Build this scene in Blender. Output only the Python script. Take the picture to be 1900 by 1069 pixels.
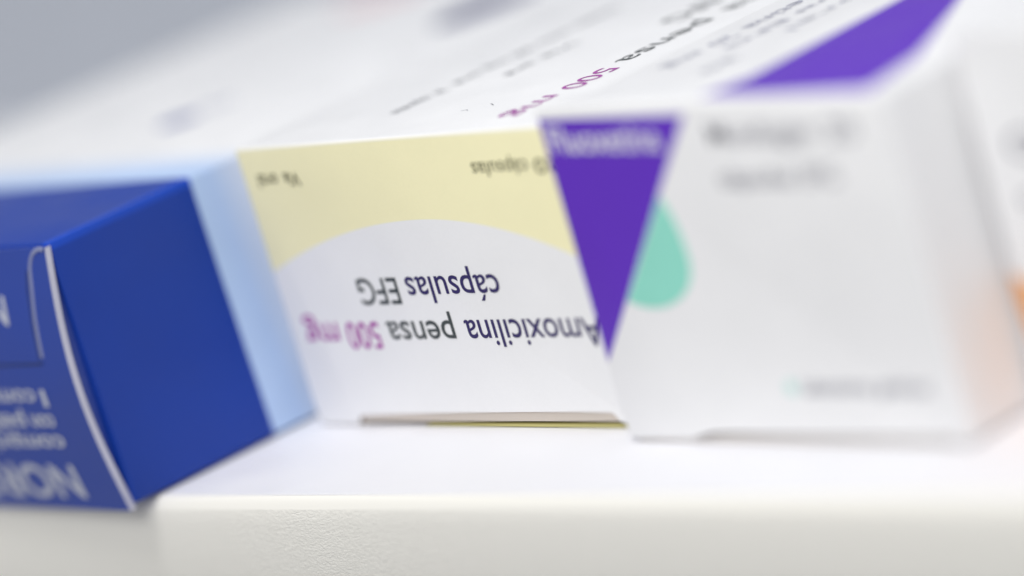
import bpy, bmesh, math, random
from mathutils import Matrix, Vector

for _o in list(bpy.data.objects):
    bpy.data.objects.remove(_o, do_unlink=True)
SC = bpy.context.scene
COL = SC.collection
random.seed(4)

# ---- units: layout numbers u are turned into metres, 1 u = 0.145 m -------------
S = 0.145
def P(x, y, z):
    return Vector(((x + 2.8) * S, (y - 2.17) * S, z * S))

# ---- camera ---------------------------------------------------------------------
cam_d = bpy.data.cameras.new('camera')
cam = bpy.data.objects.new('camera', cam_d)
COL.objects.link(cam)
ROW = ((0.6823762, 0.6767036, -0.2763),
       (-0.0199, -0.3607, -0.9325),
       (-0.7307, 0.6418, -0.2327))
right, down, fwd = [Vector(r) for r in ROW]
fwd.normalize(); right = (right - fwd * right.dot(fwd)).normalized(); up = right.cross(fwd)
m = Matrix((right, up, -fwd)).transposed().to_4x4()
m.translation = P(0, 0, 1)
cam.matrix_world = m
cam_d.sensor_width = 36
cam_d.lens = 6819.45 / 1900 * 36
cam_d.clip_start = 0.01
cam_d.clip_end = 50
cam_d.dof.use_dof = True
cam_d.dof.focus_distance = 3.706 * S
cam_d.dof.aperture_fstop = 4.0
cam_d.dof.aperture_blades = 0
SC.camera = cam

# ---- light ----------------------------------------------------------------------
W = bpy.data.worlds.new('World'); SC.world = W; W.use_nodes = True
bg = W.node_tree.nodes['Background']
bg.inputs[0].default_value = (0.965, 0.975, 1.0, 1)
bg.inputs[1].default_value = 0.455

def area(name, loc, target, sx, sy, watts, col=(1, 1, 1)):
    d = bpy.data.lights.new(name, 'AREA'); d.shape = 'RECTANGLE'
    d.size, d.size_y, d.energy, d.color = sx, sy, watts, col
    o = bpy.data.objects.new(name, d); COL.objects.link(o)
    o.location = loc
    o.rotation_euler = (Vector(target) - Vector(loc)).to_track_quat('-Z', 'Y').to_euler()
    return o
area('ceiling_lamp', (0.28, -0.42, 1.6), (0.0, 0.0, 0), 0.3, 0.7, 14.5, (1.0, 0.99, 0.975))
area('front_lamp', (0.75, -1.25, 1.1), (0.0, 0.0, 0), 0.8, 0.7, 14, (1.0, 0.99, 0.975))

SC.view_settings.view_transform = 'Standard'
SC.view_settings.look = 'None'
SC.view_settings.exposure = -0.05
SC.view_settings.gamma = 1
SC.cycles.use_denoising = True
SC.cycles.max_bounces = 8
SC.cycles.diffuse_bounces = 6

# ---- helpers --------------------------------------------------------------------
def srgb(h):
    v = [int(h[i:i + 2], 16) / 255 for i in (0, 2, 4)]
    return tuple([(c / 12.92 if c < .04045 else ((c + .055) / 1.055) ** 2.4) for c in v] + [1])

class NT:
    """tiny node helper"""
    def __init__(s, name):
        s.m = bpy.data.materials.new(name); s.m.use_nodes = True
        s.t = s.m.node_tree; s.b = s.t.nodes['Principled BSDF']
    def n(s, kind, **kw):
        nd = s.t.nodes.new(kind)
        for k, v in kw.items(): setattr(nd, k, v)
        return nd
    def link(s, a, b): s.t.links.new(a, b)
    def val(s, sock, v):
        if isinstance(v, (int, float)): sock.default_value = v
        else: s.link(v, sock)
    def math(s, op, a, b=0.0, c=None):
        nd = s.n('ShaderNodeMath', operation=op)
        s.val(nd.inputs[0], a); s.val(nd.inputs[1], b)
        if c is not None: s.val(nd.inputs[2], c)
        return nd.outputs[0]
    def ramp(s, v, a, b):
        nd = s.n('ShaderNodeMapRange'); nd.clamp = True
        s.val(nd.inputs[0], v); nd.inputs[1].default_value = a; nd.inputs[2].default_value = b
        nd.inputs[3].default_value = 0; nd.inputs[4].default_value = 1
        return nd.outputs[0]
    def mix(s, f, a, b):
        nd = s.n('ShaderNodeMix', data_type='RGBA')
        s.val(nd.inputs[0], f)
        for i, c in ((6, a), (7, b)):
            if isinstance(c, tuple): nd.inputs[i].default_value = c
            else: s.link(c, nd.inputs[i])
        return nd.outputs[2]
    def xyz(s):
        """world position in layout units (nothing here moves)"""
        g = s.n('ShaderNodeNewGeometry')
        sp = s.n('ShaderNodeSeparateXYZ'); s.link(g.outputs['Position'], sp.inputs[0])
        return (s.math('MULTIPLY_ADD', sp.outputs[0], 1 / S, -2.8),
                s.math('MULTIPLY_ADD', sp.outputs[1], 1 / S, 2.17),
                s.math('MULTIPLY', sp.outputs[2], 1 / S))
    def normal(s):
        g = s.n('ShaderNodeNewGeometry')
        sp = s.n('ShaderNodeSeparateXYZ'); s.link(g.outputs['True Normal'], sp.inputs[0])
        return sp.outputs
    def paper(s, base, rough=.42, coat=.15, mottle=.03, bump=.12):
        """coated board: faint mottling, fibre bump, soft varnish"""
        g = s.n('ShaderNodeNewGeometry')
        n1 = s.n('ShaderNodeTexNoise'); n1.inputs['Scale'].default_value = 90; n1.inputs['Detail'].default_value = 6
        n2 = s.n('ShaderNodeTexNoise'); n2.inputs['Scale'].default_value = 2600; n2.inputs['Detail'].default_value = 3
        for n_ in (n1, n2): s.link(g.outputs['Position'], n_.inputs['Vector'])
        f = s.ramp(n1.outputs[0], .3, .7)
        hv = s.n('ShaderNodeHueSaturation')
        if isinstance(base, tuple): hv.inputs['Color'].default_value = base
        else: s.link(base, hv.inputs['Color'])
        f2 = s.math('ADD', f, s.math('MULTIPLY', s.math('SUBTRACT', n2.outputs[0], .5), 1.4))
        s.val(hv.inputs['Value'], s.math('MULTIPLY_ADD', f2, mottle, 1 - mottle / 2))
        s.link(hv.outputs[0], s.b.inputs['Base Color'])
        s.val(s.b.inputs['Roughness'], s.math('MULTIPLY_ADD', f, .12, rough - .06))
        s.b.inputs['Coat Weight'].default_value = coat
        s.b.inputs['Coat Roughness'].default_value = .35
        bp = s.n('ShaderNodeBump'); bp.inputs['Strength'].default_value = bump
        bp.inputs['Distance'].default_value = 0.00004
        s.link(n2.outputs[0], bp.inputs['Height'])
        n3 = s.n('ShaderNodeTexNoise'); n3.inputs['Scale'].default_value = 38; n3.inputs['Detail'].default_value = 1.5
        s.link(g.outputs['Position'], n3.inputs['Vector'])
        b2 = s.n('ShaderNodeBump'); b2.inputs['Strength'].default_value = .5
        b2.inputs['Distance'].default_value = .0011
        s.link(n3.outputs[0], b2.inputs['Height']); s.link(b2.outputs[0], bp.inputs['Normal'])
        s.link(bp.outputs[0], s.b.inputs['Normal'])
        return s.m

WHITE = srgb('ededee')
RAW = srgb('b9aea2')

def obj(name, bm, mat, parent=None, smooth=True, angle=35):
    me = bpy.data.meshes.new(name)
    bm.to_mesh(me); bm.free()
    if smooth:
        me.polygons.foreach_set('use_smooth', [True] * len(me.polygons))
        me.set_sharp_from_angle(angle=math.radians(angle))
    me.materials.append(mat)
    o = bpy.data.objects.new(name, me); COL.objects.link(o)
    if parent:
        o.parent = parent; o.matrix_parent_inverse = Matrix.Translation(-parent.location)
    return o

def thing(name, label, cat, loc):
    o = bpy.data.objects.new(name, None); COL.objects.link(o)
    o.location = loc; o.empty_display_size = .01
    o['label'] = label; o['category'] = cat
    return o

def box_bm(x0, x1, y0, y1, z0, z1, r=0.0, seg=3, ny=1):
    bm = bmesh.new()
    vs = [bm.verts.new(P(x, y, z)) for x in (x0, x1) for y in (y0, y1) for z in (z0, z1)]
    for f in ((0, 1, 3, 2), (4, 6, 7, 5), (0, 4, 5, 1), (2, 3, 7, 6), (0, 2, 6, 4), (1, 5, 7, 3)):
        bm.faces.new([vs[i] for i in f])
    bmesh.ops.recalc_face_normals(bm, faces=bm.faces)
    if r:
        bmesh.ops.bevel(bm, geom=list(bm.edges), offset=r * S, segments=seg, profile=.5, affect='EDGES')
    return bm

def carve(o, cutters):
    """boolean-difference the cutter meshes out of o, for real notches"""
    tmp = []
    for c in cutters:
        me = bpy.data.meshes.new('c'); c.to_mesh(me); c.free()
        t = bpy.data.objects.new('c', me); COL.objects.link(t); tmp.append(t)
        md = o.modifiers.new('b', 'BOOLEAN'); md.operation = 'DIFFERENCE'; md.solver = 'EXACT'; md.object = t
    dg = bpy.context.evaluated_depsgraph_get()
    dg.update()
    me = bpy.data.meshes.new_from_object(o.evaluated_get(dg))
    o.modifiers.clear(); old = o.data; o.data = me; me.name = old.name
    me.set_sharp_from_angle(angle=math.radians(35))
    for t in tmp: bpy.data.objects.remove(t, do_unlink=True)

def prism(pts, org, ru, uv, n, depth, fine=0):
    """polygon pts (a, b) at org + a*ru + b*uv, extruded along n by depth (units u)"""
    bm = bmesh.new()
    fr = [bm.verts.new(P(*(org + ru * a + uv * b))) for a, b in pts]
    bk = [bm.verts.new(P(*(org + ru * a + uv * b - n * depth))) for a, b in pts]
    bm.faces.new(fr); bm.faces.new(bk[::-1])
    k = len(pts)
    for i in range(k):
        bm.faces.new((fr[i], fr[(i + 1) % k], bk[(i + 1) % k], bk[i]))
    bmesh.ops.recalc_face_normals(bm, faces=bm.faces)
    return bm

# lettering -----------------------------------------------------------------------
_cap = {}
def glyphs(text, weight):
    cu = bpy.data.curves.new('t', 'FONT'); cu.body = text; cu.size = 1; cu.offset = weight
    cu.resolution_u = 4
    o = bpy.data.objects.new('t', cu); COL.objects.link(o)
    dg = bpy.context.evaluated_depsgraph_get(); dg.update()
    me = bpy.data.meshes.new_from_object(o.evaluated_get(dg))
    bpy.data.objects.remove(o, do_unlink=True)
    return me
def cap_h():
    if 'H' not in _cap:
        me = glyphs('H', 0); _cap['H'] = max(v.co.y for v in me.vertices)
    return _cap['H']

def lettering(name, words, org, ru, uv, n, cap, mat, parent, weight=0.0, warp=None):
    """words: (text, start, end) along ru from org; baseline at org; cap height along uv.
    All in layout units; each word is fitted to its own measured extent."""
    bm = bmesh.new()
    for text, a0, a1 in words:
        me = glyphs(text, weight)
        xs = [v.co.x for v in me.vertices]; x0, x1 = min(xs), max(xs)
        sx = (a1 - a0) / (x1 - x0); sy = cap / cap_h()
        vs = []
        for v in me.vertices:
            q = org + ru * (a0 + (v.co.x - x0) * sx) + uv * (v.co.y * sy) + n * 0.0004
            if warp: q = warp(q)
            vs.append(bm.verts.new(P(*q)))
        for p in me.polygons:
            try: f = bm.faces.new([vs[i] for i in p.vertices])
            except ValueError: continue
        bpy.data.meshes.remove(me)
    bm.normal_update()
    wn = Vector((n.x, n.y, n.z))
    for f in bm.faces:
        if f.normal.dot(wn) < 0: f.normal_flip()
    return obj(name, bm, mat, parent, smooth=False)

def ink(name, hexcol, rough=.42):
    t = NT(name); return t.paper(srgb(hexcol), rough=rough, coat=.1, mottle=.06, bump=.08)

VX, VY, VZ = Vector((1, 0, 0)), Vector((0, 1, 0)), Vector((0, 0, 1))

# ---- shelf ----------------------------------------------------------------------
t = NT('white_laminate')
m_top = t.paper(srgb('e5e5e9'), rough=.5, coat=.0, mottle=.012, bump=.15)
t = NT('grained_edge_band')
g = t.n('ShaderNodeNewGeometry')
mp = t.n('ShaderNodeMapping'); mp.inputs['Rotation'].default_value = (0, math.radians(35), 0)
mp.inputs['Scale'].default_value = (1.0, 1, 1.9)
t.link(g.outputs['Position'], mp.inputs[0])
n1 = t.n('ShaderNodeTexNoise'); n1.inputs['Scale'].default_value = 1450; n1.inputs['Detail'].default_value = 3
n1.inputs['Distortion'].default_value = 1.2
v1 = t.n('ShaderNodeTexVoronoi'); v1.inputs['Scale'].default_value = 1050
for q in (n1, v1): t.link(mp.outputs[0], q.inputs['Vector'])
h = t.math('ADD', t.ramp(n1.outputs[0], .35, .65), t.math('MULTIPLY', v1.outputs['Distance'], .5))
bp = t.n('ShaderNodeBump'); bp.inputs['Strength'].default_value = .55; bp.inputs['Distance'].default_value = .00012
zc = t.xyz()[2]
t.val(bp.inputs['Strength'], t.math('MULTIPLY_ADD', t.ramp(zc, -.0120, -.0145), .52, .05))
t.link(h, bp.inputs['Height']); t.link(bp.outputs[0], t.b.inputs['Normal'])
t.b.inputs['Base Color'].default_value = srgb('f0eee7'); t.b.inputs['Roughness'].default_value = .5
m_band = t.m

def front_shift(x):
    # the shelf front runs at a slight angle to the row of boxes
    return 2.1540 + .0590 * (x + 3.053) - 2.17
def yaw_front(bm):
    for v in bm.verts:
        X, Y = v.co.x / S - 2.8, v.co.y / S + 2.17
        if Y < 3: v.co.y += front_shift(X) * S
    return bm
shelf = thing('shelf', 'white laminate shelf with a grained front edge band under the medicine boxes', 'shelf', P(-2.8, 2.17, -.17))
bm = box_bm(-8.5, 3.5, 2.170, 3.6, -.17, 0.0, .0006, 1)
obj('shelf_board', yaw_front(bm), m_top, shelf)
# edge band: a profile with a rounded top nose, run along the shelf
prof = [(2.1690, -.012), (2.1690, -.0016), (2.1688, -.0009), (2.1675, -.0013), (2.1657, -.0028), (2.1640, -.0052), (2.1625, -.0082),
        (2.1614, -.0108), (2.1607, -.0124), (2.1603, -.0134), (2.1602, -.030), (2.1602, -.166), (2.163, -.17), (2.1694, -.17)]
bm = bmesh.new()
nseg = 120
rings = []
for k in range(nseg + 1):
    x = -8.5 + 12.0 * k / nseg
    w = .0005 * math.sin(x * 2.1) 
    rings.append([bm.verts.new(P(x, y + (w if j not in (0, len(prof) - 1) else 0), z)) for j, (y, z) in enumerate(prof)])
L = len(prof)
for k in range(nseg):
    for j in range(L):
        bm.faces.new((rings[k][j], rings[k + 1][j], rings[k + 1][(j + 1) % L], rings[k][(j + 1) % L]))
bm.faces.new(rings[0][::-1]); bm.faces.new(rings[-1])
bmesh.ops.recalc_face_normals(bm, faces=bm.faces)
obj('edge_band', yaw_front(bm), m_band, shelf)

# wall behind the shelf -------------------------------------------------------------
t = NT('wall_paint'); m_wall = t.paper(srgb('aeb3bc'), rough=.6, coat=0, mottle=.03, bump=.1)
w = obj('wall', box_bm(-12, 5, 3.6, 3.7, -3, 4, 0), m_wall)
w['kind'] = 'structure'

# ---- yellow and white capsule box -------------------------------------------------
AX0, AX1, AY, AYB, AZ = -3.029, -2.5310, 2.341, 3.12, .3165
t = NT('capsule_box_print')
x, y, z = t.xyz(); nn = t.normal()
front = t.math('LESS_THAN', y, AY + .0045)
# the white arc in the yellow field, as a curve z = zc - k (x - xc)^2
cur = NT.math
dx = t.math('SUBTRACT', x, -2.775)
left = t.math('LESS_THAN', dx, 0.0)
k = t.math('ADD', t.math('MULTIPLY', left, .80), t.math('MULTIPLY', t.math('SUBTRACT', 1.0, left), 1.0))
arc = t.math('SUBTRACT', .2275, t.math('MULTIPLY', t.math('MULTIPLY', dx, dx), k))
above = t.ramp(t.math('SUBTRACT', z, arc), -.0006, .0006)
below_fold = t.ramp(z, AZ - .0005, AZ - .005)
yel = t.math('MULTIPLY', t.math('MULTIPLY', above, below_fold), front)
base = t.mix(yel, WHITE, srgb('f6f0c4'))
# raw board inside the notch at the foot
inn = t.math('MULTIPLY', t.math('GREATER_THAN', y, AY + .0012), t.math('LESS_THAN', z, .0215))
inn = t.math('MULTIPLY', inn, t.math('MULTIPLY', t.math('GREATER_THAN', x, AX0 + .004), t.math('LESS_THAN', x, AX1 - .006)))
inn = t.math('MULTIPLY', inn, t.math('GREATER_THAN', z, .0015))
base = t.mix(inn, base, RAW)
m_am = t.paper(base, rough=.4, coat=.12)
t = NT('white_board'); m_board = t.paper(WHITE, rough=.45)
t = NT('raw_board'); m_raw = t.paper(RAW, rough=.7, coat=0, mottle=.08)
t = NT('yellow_board'); m_yel = t.paper(srgb('c0b878'), rough=.5, coat=.05)
m_ink = ink('slate_ink', '2a1f5c'); m_ink2 = ink('grey_green_ink', '3d4444'); m_mag = ink('magenta_ink', 'a83aa2')
m_olive = ink('olive_ink', '5a5838'); m_grey = ink('grey_ink', '74767c')

am = thing('medicine_box', 'yellow and white capsule box with upside-down lettering between the blue and the purple boxes', 'medicine box', P((AX0 + AX1) / 2, AY, 0))
bm = box_bm(AX0, AX1, AY, AYB, 0.0008, AZ, .004, 3)
body = obj('carton', bm, m_am, am)
notch = [(-2.966, -.01), (-2.960, .0085), (-2.955, .0125), (-2.90, .0145), (-2.80, .0168), (-2.70, .0180), (-2.62, .0185), (-2.577, .0180), (-2.5725, .0165), (-2.566, .0085), (-2.552, .006), (-2.550, -.01)]
carve(body, [prism(notch, Vector((0, AY - .01, 0)), VX, VZ, -VY, .026)])
# inner flap seen in the notch and the yellow lip of the lower flap
fl = [(-2.957, .0045), (-2.957, .018), (-2.556, .021), (-2.556, .0075), (-2.75, .0062)]
obj('inner_flap', prism(fl, Vector((0, AY + .0035, 0)), VX, VZ, -VY, .004), NT('inner_board').paper(srgb('d3c9bf'), rough=.7, coat=0), am)
lip = [(-2.86, .0012), (-2.85, .0026), (-2.72, .0034), (-2.553, .0042), (-2.553, .0012)]
obj('bottom_flap', prism(lip, Vector((0, AY + .0018, 0)), VX, VZ, -VY, .012), m_yel, am)

O = lambda z: Vector((0, AY, z))
FN = Vector((0, -1, 0))
lettering('printed_name', [('Amoxicilina', 2.555, 2.751)], O(.1180), -VX, -VZ, FN, .0290, m_ink, am, .006)
lettering('printed_name', [('pensa', 2.768, 2.871)], O(.1180), -VX, -VZ, FN, .0290, m_ink2, am, .006)
o = lettering('printed_dose', [('500', 2.884, 2.937), ('mg', 2.950, 3.003)], O(.1180), -VX, -VZ, FN, .0290, m_mag, am, .007)
lettering('printed_name', [('cápsulas', 2.682, 2.822)], O(.1662), -VX, -VZ, FN, .0285, m_ink, am, .006)
lettering('printed_name', [('EFG', 2.835, 2.898)], O(.1662), -VX, -VZ, FN, .0285, m_ink2, am, .006)
lettering('printed_note', [('20', 2.548, 2.583), ('cápsulas', 2.592, 2.672)], O(.2835), -VX, -VZ, FN, .0150, m_olive, am, .002)
lettering('printed_note', [('Vía', 2.936, 2.962), ('oral', 2.972, 3.004)], O(.2860), -VX, -VZ, FN, .0150, m_olive, am, .006)
# top of the box, reading towards the viewer, letter tops to the right
T = lambda x: Vector((x, 0, AZ))
D = -VY
lettering('printed_name', [('Amoxicilina', -3.01, -2.715), ('pensa', -2.686, -2.548)], T(-2.652), D, VX, VZ, .030, m_ink2, am, .002)
lettering('printed_dose', [('500', -2.528, -2.462), ('mg', -2.444, -2.380)], T(-2.652), D, VX, VZ, .030, m_mag, am, .002)
lettering('printed_name', [('cápsulas', -2.965, -2.785), ('EFG', -2.766, -2.690)], T(-2.718), D, VX, VZ, .030, m_ink2, am, .002)
lettering('printed_note', [('Vía', -2.645, -2.592), ('oral', -2.578, -2.535)], T(-2.806), D, VX, VZ, .015, m_grey, am, .002)
lettering('printed_note', [('20', -2.502, -2.488), ('cápsulas', -2.480, -2.425), ], T(-2.868), D, VX, VZ, .016, m_grey, am, .002)
lettering('printed_note', [('Amoxicilina', -2.78, -2.71), ('trihidrato', -2.70, -2.65), ('500', -2.64, -2.61), ('mg', -2.60, -2.57), ('oral', -2.56, -2.52)], T(-2.870), D, VX, VZ, .016, m_grey, am, .002)
# two tiny fibres of dust on the lid
for i, (fx, fy) in enumerate(((-2.745, 2.413), (-2.720, 2.428))):
    bm = bmesh.new()
    pts = [Vector((fx + .0035 * j + .001 * math.sin(j * 2 + i), fy + .003 * math.sin(j * 1.1 + i), AZ + .0006)) for j in range(4)]
    for a, b in zip(pts, pts[1:]):
        d_ = (b - a).normalized().cross(VZ) * .0004
        bm.faces.new([bm.verts.new(P(*q)) for q in (a - d_, b - d_, b + d_, a + d_)])
    d = obj('dust_fibre', bm, m_grey, None, smooth=False)
    d['label'] = ('short grey dust fibre on the white lid, farther from the magenta mg', 'short grey dust fibre on the white lid, nearer the magenta mg')[i]
    d['category'] = 'dust'; d['group'] = 'dust fibres on the capsule box lid'

# ---- purple box --------------------------------------------------------------------
FX0, FX1, FY, FYB, FZ = -2.5275, -2.097, 2.309, 3.03, .331
LIFT = .0130
def skew(q):
    """the carton is a little out of square: its left side stands higher"""
    back = max(0.0, min(1.0, (q.y - FY - .0045) / .075))
    return Vector((q.x, q.y, q.z * (1 + LIFT * (1 - .85 * back) * (FX1 - q.x) / (FX1 - FX0) / FZ)))
def skew_bm(bm):
    for v in bm.verts:
        q = skew(Vector((v.co.x / S - 2.8, v.co.y / S + 2.17, v.co.z / S)))
        v.co = P(*q)
    return bm
t = NT('purple_box_print')
x, y, zr = t.xyz()
z = t.math('DIVIDE', zr, t.math('MULTIPLY_ADD', t.math('SUBTRACT', FX1, x), LIFT / (FX1 - FX0) / FZ, 1.0))
front = t.math('LESS_THAN', y, FY + .0045)
PUR = srgb('602ebc')
TS = .1930 / .2420
edge = t.math('MULTIPLY_ADD', t.math('SUBTRACT', z, .0770), TS, -2.5275)
tri = t.ramp(t.math('SUBTRACT', edge, x), -.0006, .0006)
tri = t.math('MULTIPLY', tri, t.math('MULTIPLY', t.ramp(z, .3194, .3182), t.math('MULTIPLY', front, t.ramp(x, FX0 + .0008, FX0 + .0018))))
topm = t.math('MULTIPLY', t.math('GREATER_THAN', z, FZ - .0145), t.ramp(y, FY + .0125, FY + .0137))
lf = t.ramp(t.math('SUBTRACT', x, t.math('MULTIPLY_ADD', t.math('SUBTRACT', y, 2.329), -.02, -2.3220)), -.0006, .0006)
rt = t.ramp(t.math('SUBTRACT', t.math('MULTIPLY_ADD', t.math('SUBTRACT', y, 2.3265), -.25, -2.1206), x), -.0006, .0006)
rt2 = t.ramp(t.math('SUBTRACT', t.math('MULTIPLY_ADD', t.math('SUBTRACT', y, 2.435), -.51, -2.1500), x), -.0006, .0006)
rt = t.math('MULTIPLY', rt, rt2)
band = t.math('MULTIPLY', topm, t.math('MULTIPLY', lf, rt))
base = t.mix(t.math('MAXIMUM', tri, band), WHITE, PUR)
inn = t.math('MULTIPLY', t.math('GREATER_THAN', y, FY + .0012), t.math('MULTIPLY', t.math('LESS_THAN', z, .0145), t.math('GREATER_THAN', z, .0045)))
inn = t.math('MULTIPLY', inn, t.math('MULTIPLY', t.math('GREATER_THAN', x, FX0 + .004), t.math('LESS_THAN', x, FX1 - .006)))
base = t.mix(inn, base, srgb('a8a1ab'))
m_fl = t.paper(base, rough=.5, coat=0); t.b.inputs['Specular IOR Level'].default_value = .3
m_white = ink('white_ink', 'e4e2ee'); m_mint = ink('mint_ink', '92dfcc'); m_vgrey = ink('violet_grey_ink', '80808c')
m_pmint = ink('pale_mint_ink', 'c4e2dc'); m_lip = NT('lip_board').paper(srgb('d6d1cc'), rough=.6, coat=0)
fb = thing('medicine_box', 'white box with a purple triangle and a mint drop on its front', 'medicine box', P((FX0 + FX1) / 2, FY, 0))
bm = box_bm(FX0, FX1, FY, FYB, .0030, FZ, .0045, 3)
for cut in (.03, .055, .0795):
    bmesh.ops.bisect_plane(bm, geom=bm.verts[:] + bm.edges[:] + bm.faces[:], plane_co=P(0, FY + cut, 0), plane_no=(0, 1, 0))
body = obj('carton', skew_bm(bm), m_fl, fb)
notch = [(-2.447, -.01), (-2.440, .0050), (-2.428, .0085), (-2.412, .0112), (-2.395, .0120), (-2.30, .0108), (-2.2, .0098), (-2.116, .0090), (-2.110, .005), (-2.108, -.01)]
carve(body, [prism(notch, Vector((0, FY - .01, 0)), VX, VZ, -VY, .028)])
lipf = [(-2.515, .0006), (-2.515, .0022), (-2.44, .0034), (-2.40, .0078), (-2.30, .0072), (-2.13, .0060), (-2.112, .0040), (-2.112, .0006)]
obj('bottom_flap', prism(lipf, Vector((0, FY + .0030, 0)), VX, VZ, -VY, .030), m_lip, fb)
# mint drop: egg shape whose left side is cut by the triangle
pts = []
for i in range(160):
    a = -math.pi / 2 - 1.2 + (math.pi + 2.2) * i / 159
    pts.append((-2.4410 + .0623 * math.cos(a), .1820 + .0475 * math.sin(a) * (1 if math.sin(a) < 0 else 1.92)))
ex = lambda zz: (zz - .0770) * TS - 2.5275 + .0004
keep = [(a, b) for a, b in pts if a > ex(b)]
obj('printed_drop', skew_bm(prism(keep, Vector((0, FY - .0003, 0)), VX, VZ, FN, .0005)), m_mint, fb, smooth=False)
Of = lambda x, z: Vector((0, FY, z))
lettering('printed_name', [('Fluoxetina', -2.517, -2.373)], Of(0, .2865), VX, VZ, FN, .025, m_white, fb, .014, skew)
lettering('printed_name', [('Mundogen', -2.310, -2.185), ('20', -2.168, -2.135)], Of(0, .2905), VX, VZ, FN, .019, m_vgrey, fb, .004, skew)
lettering('printed_note', [('cápsulas', -2.312, -2.222), ('EFG', -2.210, -2.170)], Of(0, .2500), VX, VZ, FN, .017, m_vgrey, fb, .002, skew)
lettering('printed_note', [('Laboratorios', -2.280, -2.197), ('genéricos', -2.190, -2.130)], Of(0, .0505), VX, VZ, FN, .0150, m_vgrey, fb, .004, skew)
obj('printed_mark', prism([(-2.303, .053), (-2.292, .050), (-2.287, .057), (-2.292, .066), (-2.301, .063)], Vector((0, FY - .0003, 0)), VX, VZ, FN, .0005), m_pmint, fb, smooth=False)
Tf = lambda x: Vector((x, 0, FZ))
m_lgrey = ink('pale_violet_ink', 'a6a7b8')
lettering('printed_name', [('Fluoxetina', -2.76, -2.57), ('20', -2.55, -2.515), ('mg', -2.498, -2.45)], Tf(-2.489), D, VX, VZ, .020, m_lgrey, fb, .002, skew)
lettering('printed_note', [('cápsulas', -2.85, -2.71), ('duras', -2.69, -2.61), ('EFG', -2.59, -2.50)], Tf(-2.452), D, VX, VZ, .014, m_lgrey, fb, 0, skew)
lettering('printed_note', [('Mundogen', -2.81, -2.69), ('oral', -2.67, -2.55), ('30', -2.47, -2.42)], Tf(-2.414), D, VX, VZ, .014, m_lgrey, fb, 0, skew)

# ---- blue box ---------------------------------------------------------------------
BX0, BX1, BY, BYB, BZ = -3.79, -3.087, 2.1133, 3.12, .2955
t = NT('blue_box_print')
x, y, z = t.xyz()
DB = srgb('0f3898'); LB = srgb('b6cdf0')
yb = t.math('MULTIPLY_ADD', z, -.036, y)
e1 = t.ramp(yb, 2.3065, 2.3075); e2 = t.ramp(y, 2.345, 2.42)
fold_highlight = t.math('MULTIPLY', t.ramp(z, BZ - .010, BZ - .007), t.ramp(x, BX1 - .012, BX1 - .009))  # highlight on the top right fold, painted in as a brighter blue
base = t.mix(e1, t.mix(fold_highlight, DB, srgb('1245b8')), LB); base = t.mix(e2, base, WHITE)
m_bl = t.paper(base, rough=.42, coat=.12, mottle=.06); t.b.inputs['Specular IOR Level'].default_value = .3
t = NT('blue_flap_print'); m_fp = t.paper(DB, rough=.42, coat=.3, mottle=.06)
t = NT('cut_board_edge'); m_cut = t.paper(srgb('c6c6d8'), rough=.7, coat=0, mottle=.15, bump=.4)
bb = thing('medicine_box', 'dark blue box with a pale blue band overhanging the shelf front on the left', 'medicine box', P((BX0 + BX1) / 2, BY, 0))
GAP = .006
bm = box_bm(BX0, BX1, BY + GAP, BYB, .0042, BZ, .0028, 3)
for pc, pn in ((P(0, 2.20, 0), (0, 1, 0)), (P(0, 2.29, 0), (0, 1, 0)), (P(0, 2.36, 0), (0, 1, 0)), (P(0, 0, .075), (0, 0, 1)), (P(0, 0, .15), (0, 0, 1)), (P(0, 0, .225), (0, 0, 1))):
    bmesh.ops.bisect_plane(bm, geom=bm.verts[:] + bm.edges[:] + bm.faces[:], plane_co=pc, plane_no=pn)
for v in bm.verts:                       # the side panel bellies out towards its foot
    X, Y, Z = v.co.x / S - 2.8, v.co.y / S + 2.17, v.co.z / S
    if X > BX1 - .1:
        X += (.006 + .022 * max(0, min(1, (Y - 2.11) / .25))) * (1 - Z / BZ) ** 1.15
        v.co.x = (X + 2.8) * S
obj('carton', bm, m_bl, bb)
def bow(zz):
    s = max(0.0, min(1.0, zz / .2935))
    return -.0175 * math.sin(math.pi * s ** 1.0) ** 1.0
def flapwarp(q):
    return Vector((q.x, q.y + bow(q.z), q.z))
# tuck flap: curved plate with thickness
bm = bmesh.new()
TH = .0078; nz, nx = 40, 2
xs = [BX0 + .004, BX1 - .3, BX1 + .001]
fr, bk = [], []
for j in range(nz + 1):
    zz = -.002 + (.2925 + .002) * j / nz
    yf = BY + bow(zz)
    yb = yf + TH
    fr.append([bm.verts.new(P(a, yf, zz)) for a in xs]); bk.append([bm.verts.new(P(a, yb, zz)) for a in xs])
for j in range(nz):
    for i in range(nx):
        bm.faces.new((fr[j][i], fr[j][i + 1], fr[j + 1][i + 1], fr[j + 1][i]))
        bm.faces.new((bk[j][i], bk[j + 1][i], bk[j + 1][i + 1], bk[j][i + 1]))
    bm.faces.new((fr[j][0], fr[j + 1][0], bk[j + 1][0], bk[j][0]))
    bm.faces.new((fr[j][nx], bk[j][nx], bk[j + 1][nx], fr[j + 1][nx]))
for i in range(nx):
    bm.faces.new((fr[0][i], bk[0][i], bk[0][i + 1], fr[0][i + 1]))
    bm.faces.new((fr[nz][i], fr[nz][i + 1], bk[nz][i + 1], bk[nz][i]))
bmesh.ops.recalc_face_normals(bm, faces=bm.faces)
flap = obj('front_flap', bm, m_fp, bb)
# the flap's raw cut edge (white board showing) down its right side
flap.data.materials.append(m_cut)
for p in flap.data.polygons:
    if p.normal.x > .9: p.material_index = 1
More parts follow.
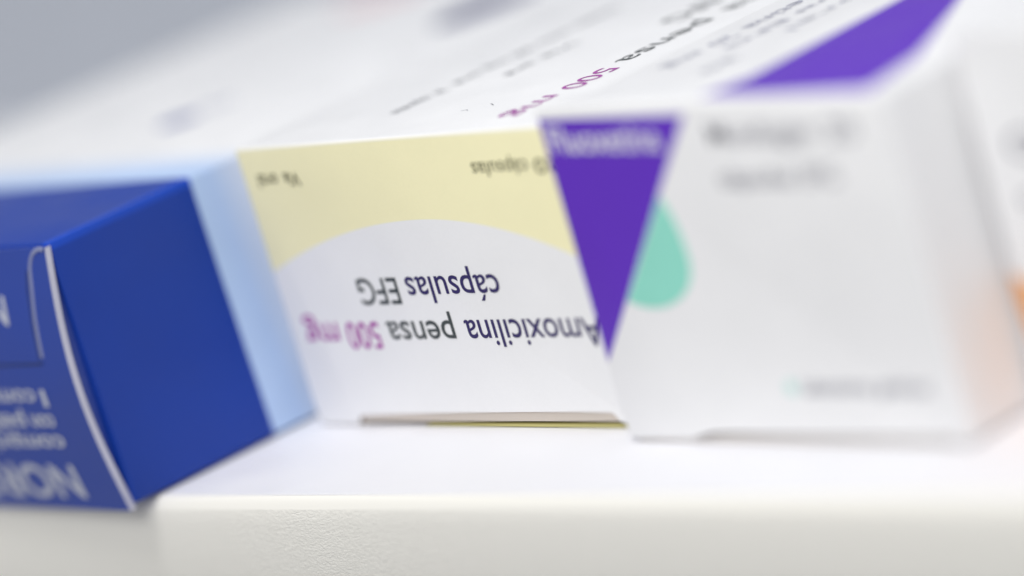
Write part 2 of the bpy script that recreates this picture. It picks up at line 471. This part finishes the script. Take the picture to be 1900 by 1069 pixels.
# side dust flap closing the gap behind the bowed panel
bm = bmesh.new()
rows = []
for j in range(nz + 1):
    zz = .002 + (.290 - .002) * j / nz
    rows.append([bm.verts.new(P(BX1 - dxx, yy, zz)) for dxx, yy in ((.004, BY + bow(zz) + TH), (.004, BY + GAP + .004), (.007, BY + GAP + .004), (.007, BY + bow(zz) + TH))])
for j in range(nz):
    for i in range(4):
        bm.faces.new((rows[j][i], rows[j][(i + 1) % 4], rows[j + 1][(i + 1) % 4], rows[j + 1][i]))
bm.faces.new(rows[0]); bm.faces.new(rows[-1][::-1])
bmesh.ops.recalc_face_normals(bm, faces=bm.faces)
obj('side_flap', bm, m_fp, bb)

def ribbon(path, w, th, side=None):
    """narrow raised strip on the flap; path of (x, z)"""
    bm = bmesh.new(); R_ = []
    for i, (a, b) in enumerate(path):
        p0 = path[max(i - 1, 0)]; p1 = path[min(i + 1, len(path) - 1)]
        tv = Vector((p1[0] - p0[0], p1[1] - p0[1])).normalized(); nv = Vector((-tv.y, tv.x)) * w / 2
        q = []
        for s_, d_ in ((-1, 0), (-.6, th), (.6, th), (1, 0)):
            xx, zz = a + nv.x * s_, b + nv.y * s_
            q.append(bm.verts.new(P(xx, BY + bow(zz) - d_, zz)))
        R_.append(q)
    for u, v in zip(R_, R_[1:]):
        for i in range(3): bm.faces.new((u[i], v[i], v[i + 1], u[i + 1]))
    bmesh.ops.recalc_face_normals(bm, faces=bm.faces)
    for f in bm.faces:
        if f.normal.y > 0: f.normal_flip()
    return bm
def smoothpath(pts, n=6):
    out = []
    for i in range(len(pts) - 1):
        p0 = pts[max(i - 1, 0)]; p1 = pts[i]; p2 = pts[i + 1]; p3 = pts[min(i + 2, len(pts) - 1)]
        for k in range(n):
            s = k / n
            out.append(tuple(.5 * ((2 * p1[c]) + (-p0[c] + p2[c]) * s + (2 * p0[c] - 5 * p1[c] + 4 * p2[c] - p3[c]) * s * s + (-p0[c] + 3 * p1[c] - 3 * p2[c] + p3[c]) * s ** 3) for c in (0, 1)))
    return out + [pts[-1]]
t = NT('slit_edge'); m_slit = t.paper(srgb('7f86ac'), rough=.6, coat=0)
obj('lock_slit', ribbon(smoothpath([(-3.088, .2905), (-3.098, .2912), (-3.110, .2855), (-3.117, .272), (-3.120, .25), (-3.1245, .22), (-3.127, .19), (-3.128, .178)]), .0052, .0012), m_slit, bb)
t = NT('dark_crease'); m_cr = t.paper(srgb('14285f'), rough=.5, coat=0)
obj('lock_crease', ribbon([(-3.13, .171), (-3.2, .170), (-3.3, .170)], .003, .0006), m_cr, bb)
obj('lock_crease', ribbon([(-3.123, .27), (-3.1275, .25), (-3.1315, .21), (-3.1335, .176)], .003, .0006), m_cr, bb)
m_bw = ink('blue_box_white_ink', 'b9bdcc')
Ob = lambda z: Vector((0, BY - .0002, z))
lettering('printed_name', [('NORFLOX', 3.149, 3.47)], Ob(.0520), -VX, -VZ, FN, .0385, m_bw, bb, .02, flapwarp)
lettering('printed_note', [('comprimidos', 3.142, 3.38)], Ob(.0885), -VX, -VZ, FN, .019, m_bw, bb, .022, flapwarp)
lettering('printed_note', [('con', 3.144, 3.185), ('película', 3.196, 3.33)], Ob(.1130), -VX, -VZ, FN, .019, m_bw, bb, .022, flapwarp)
lettering('printed_note', [('1', 3.143, 3.151), ('comprimido', 3.162, 3.36)], Ob(.142), -VX, -VZ, FN, .019, m_bw, bb, .016, flapwarp)
lettering('printed_note', [('N', 3.172, 3.205)], Ob(.244), -VX, -VZ, FN, .030, m_bw, bb, .02, flapwarp)
m_logo = ink('blue_logo_ink', '3a4a94'); m_navy = ink('navy_logo_ink', '1c2264')
Tb = Vector((0, 0, BZ))
def disc(cx, cy, rx, ry, n=24):
    return [(cx + rx * math.cos(2 * math.pi * i / n), cy + ry * math.sin(2 * math.pi * i / n)) for i in range(n)]
obj('printed_mark', prism(disc(-3.375, 2.545, .022, .028), Tb + VZ * .0003, VX, VY, VZ, .0005), m_logo, bb, smooth=False)
lettering('printed_note', [('mg', -2.62, -2.585)], Vector((-3.375, 0, BZ)), D, VX, VZ, .03, m_logo, bb, 0)
obj('printed_mark', prism(disc(-3.245, 2.94, .045, .085), Tb + VZ * .0003, VX, VY, VZ, .0005), m_navy, bb, smooth=False)

obj('printed_mark', prism(disc(-3.56, 3.05, .06, .06), Tb + VZ * .0003, VX, VY, VZ, .0005), ink('rose_ink', 'e2c6c8'), bb, smooth=False)

# ---- white and orange box -----------------------------------------------------------
RX0, RX1, RY, RYB, RZ = -2.088, -1.58, 2.404, 3.05, .354
t = NT('orange_box_print')
x, y, z = t.xyz()
front = t.math('LESS_THAN', y, RY + .0045)
# orange field whose pointed corner sits near the left edge
o1 = t.math('SUBTRACT', t.math('MULTIPLY_ADD', t.math('ADD', x, 2.088), -.55, .130), z)
o2 = t.math('SUBTRACT', t.math('ADD', x, 2.0910), t.math('MULTIPLY', t.math('SUBTRACT', .125, z), .18))
org_ = t.math('MULTIPLY', front, t.math('MULTIPLY', t.ramp(o1, -.0006, .0006), t.ramp(o2, -.0006, .0006)))
base = t.mix(org_, WHITE, srgb('f0a24a'))
m_or = t.paper(base, rough=.4, coat=.15)
rb = thing('medicine_box', 'white box with an orange corner at the right edge, taller than the others', 'medicine box', P((RX0 + RX1) / 2, RY, 0))
obj('carton', box_bm(RX0, RX1, RY, RYB, .0008, RZ, .0045, 3), m_or, rb)
Orr = lambda z: Vector((0, RY, z))
lettering('printed_name', [('Omeprazol', -2.052, -1.83)], Orr(.236), VX, VZ, FN, .024, m_vgrey, rb, .01)
lettering('printed_note', [('cápsulas', -2.052, -1.88)], Orr(.190), VX, VZ, FN, .020, m_vgrey, rb, .006)
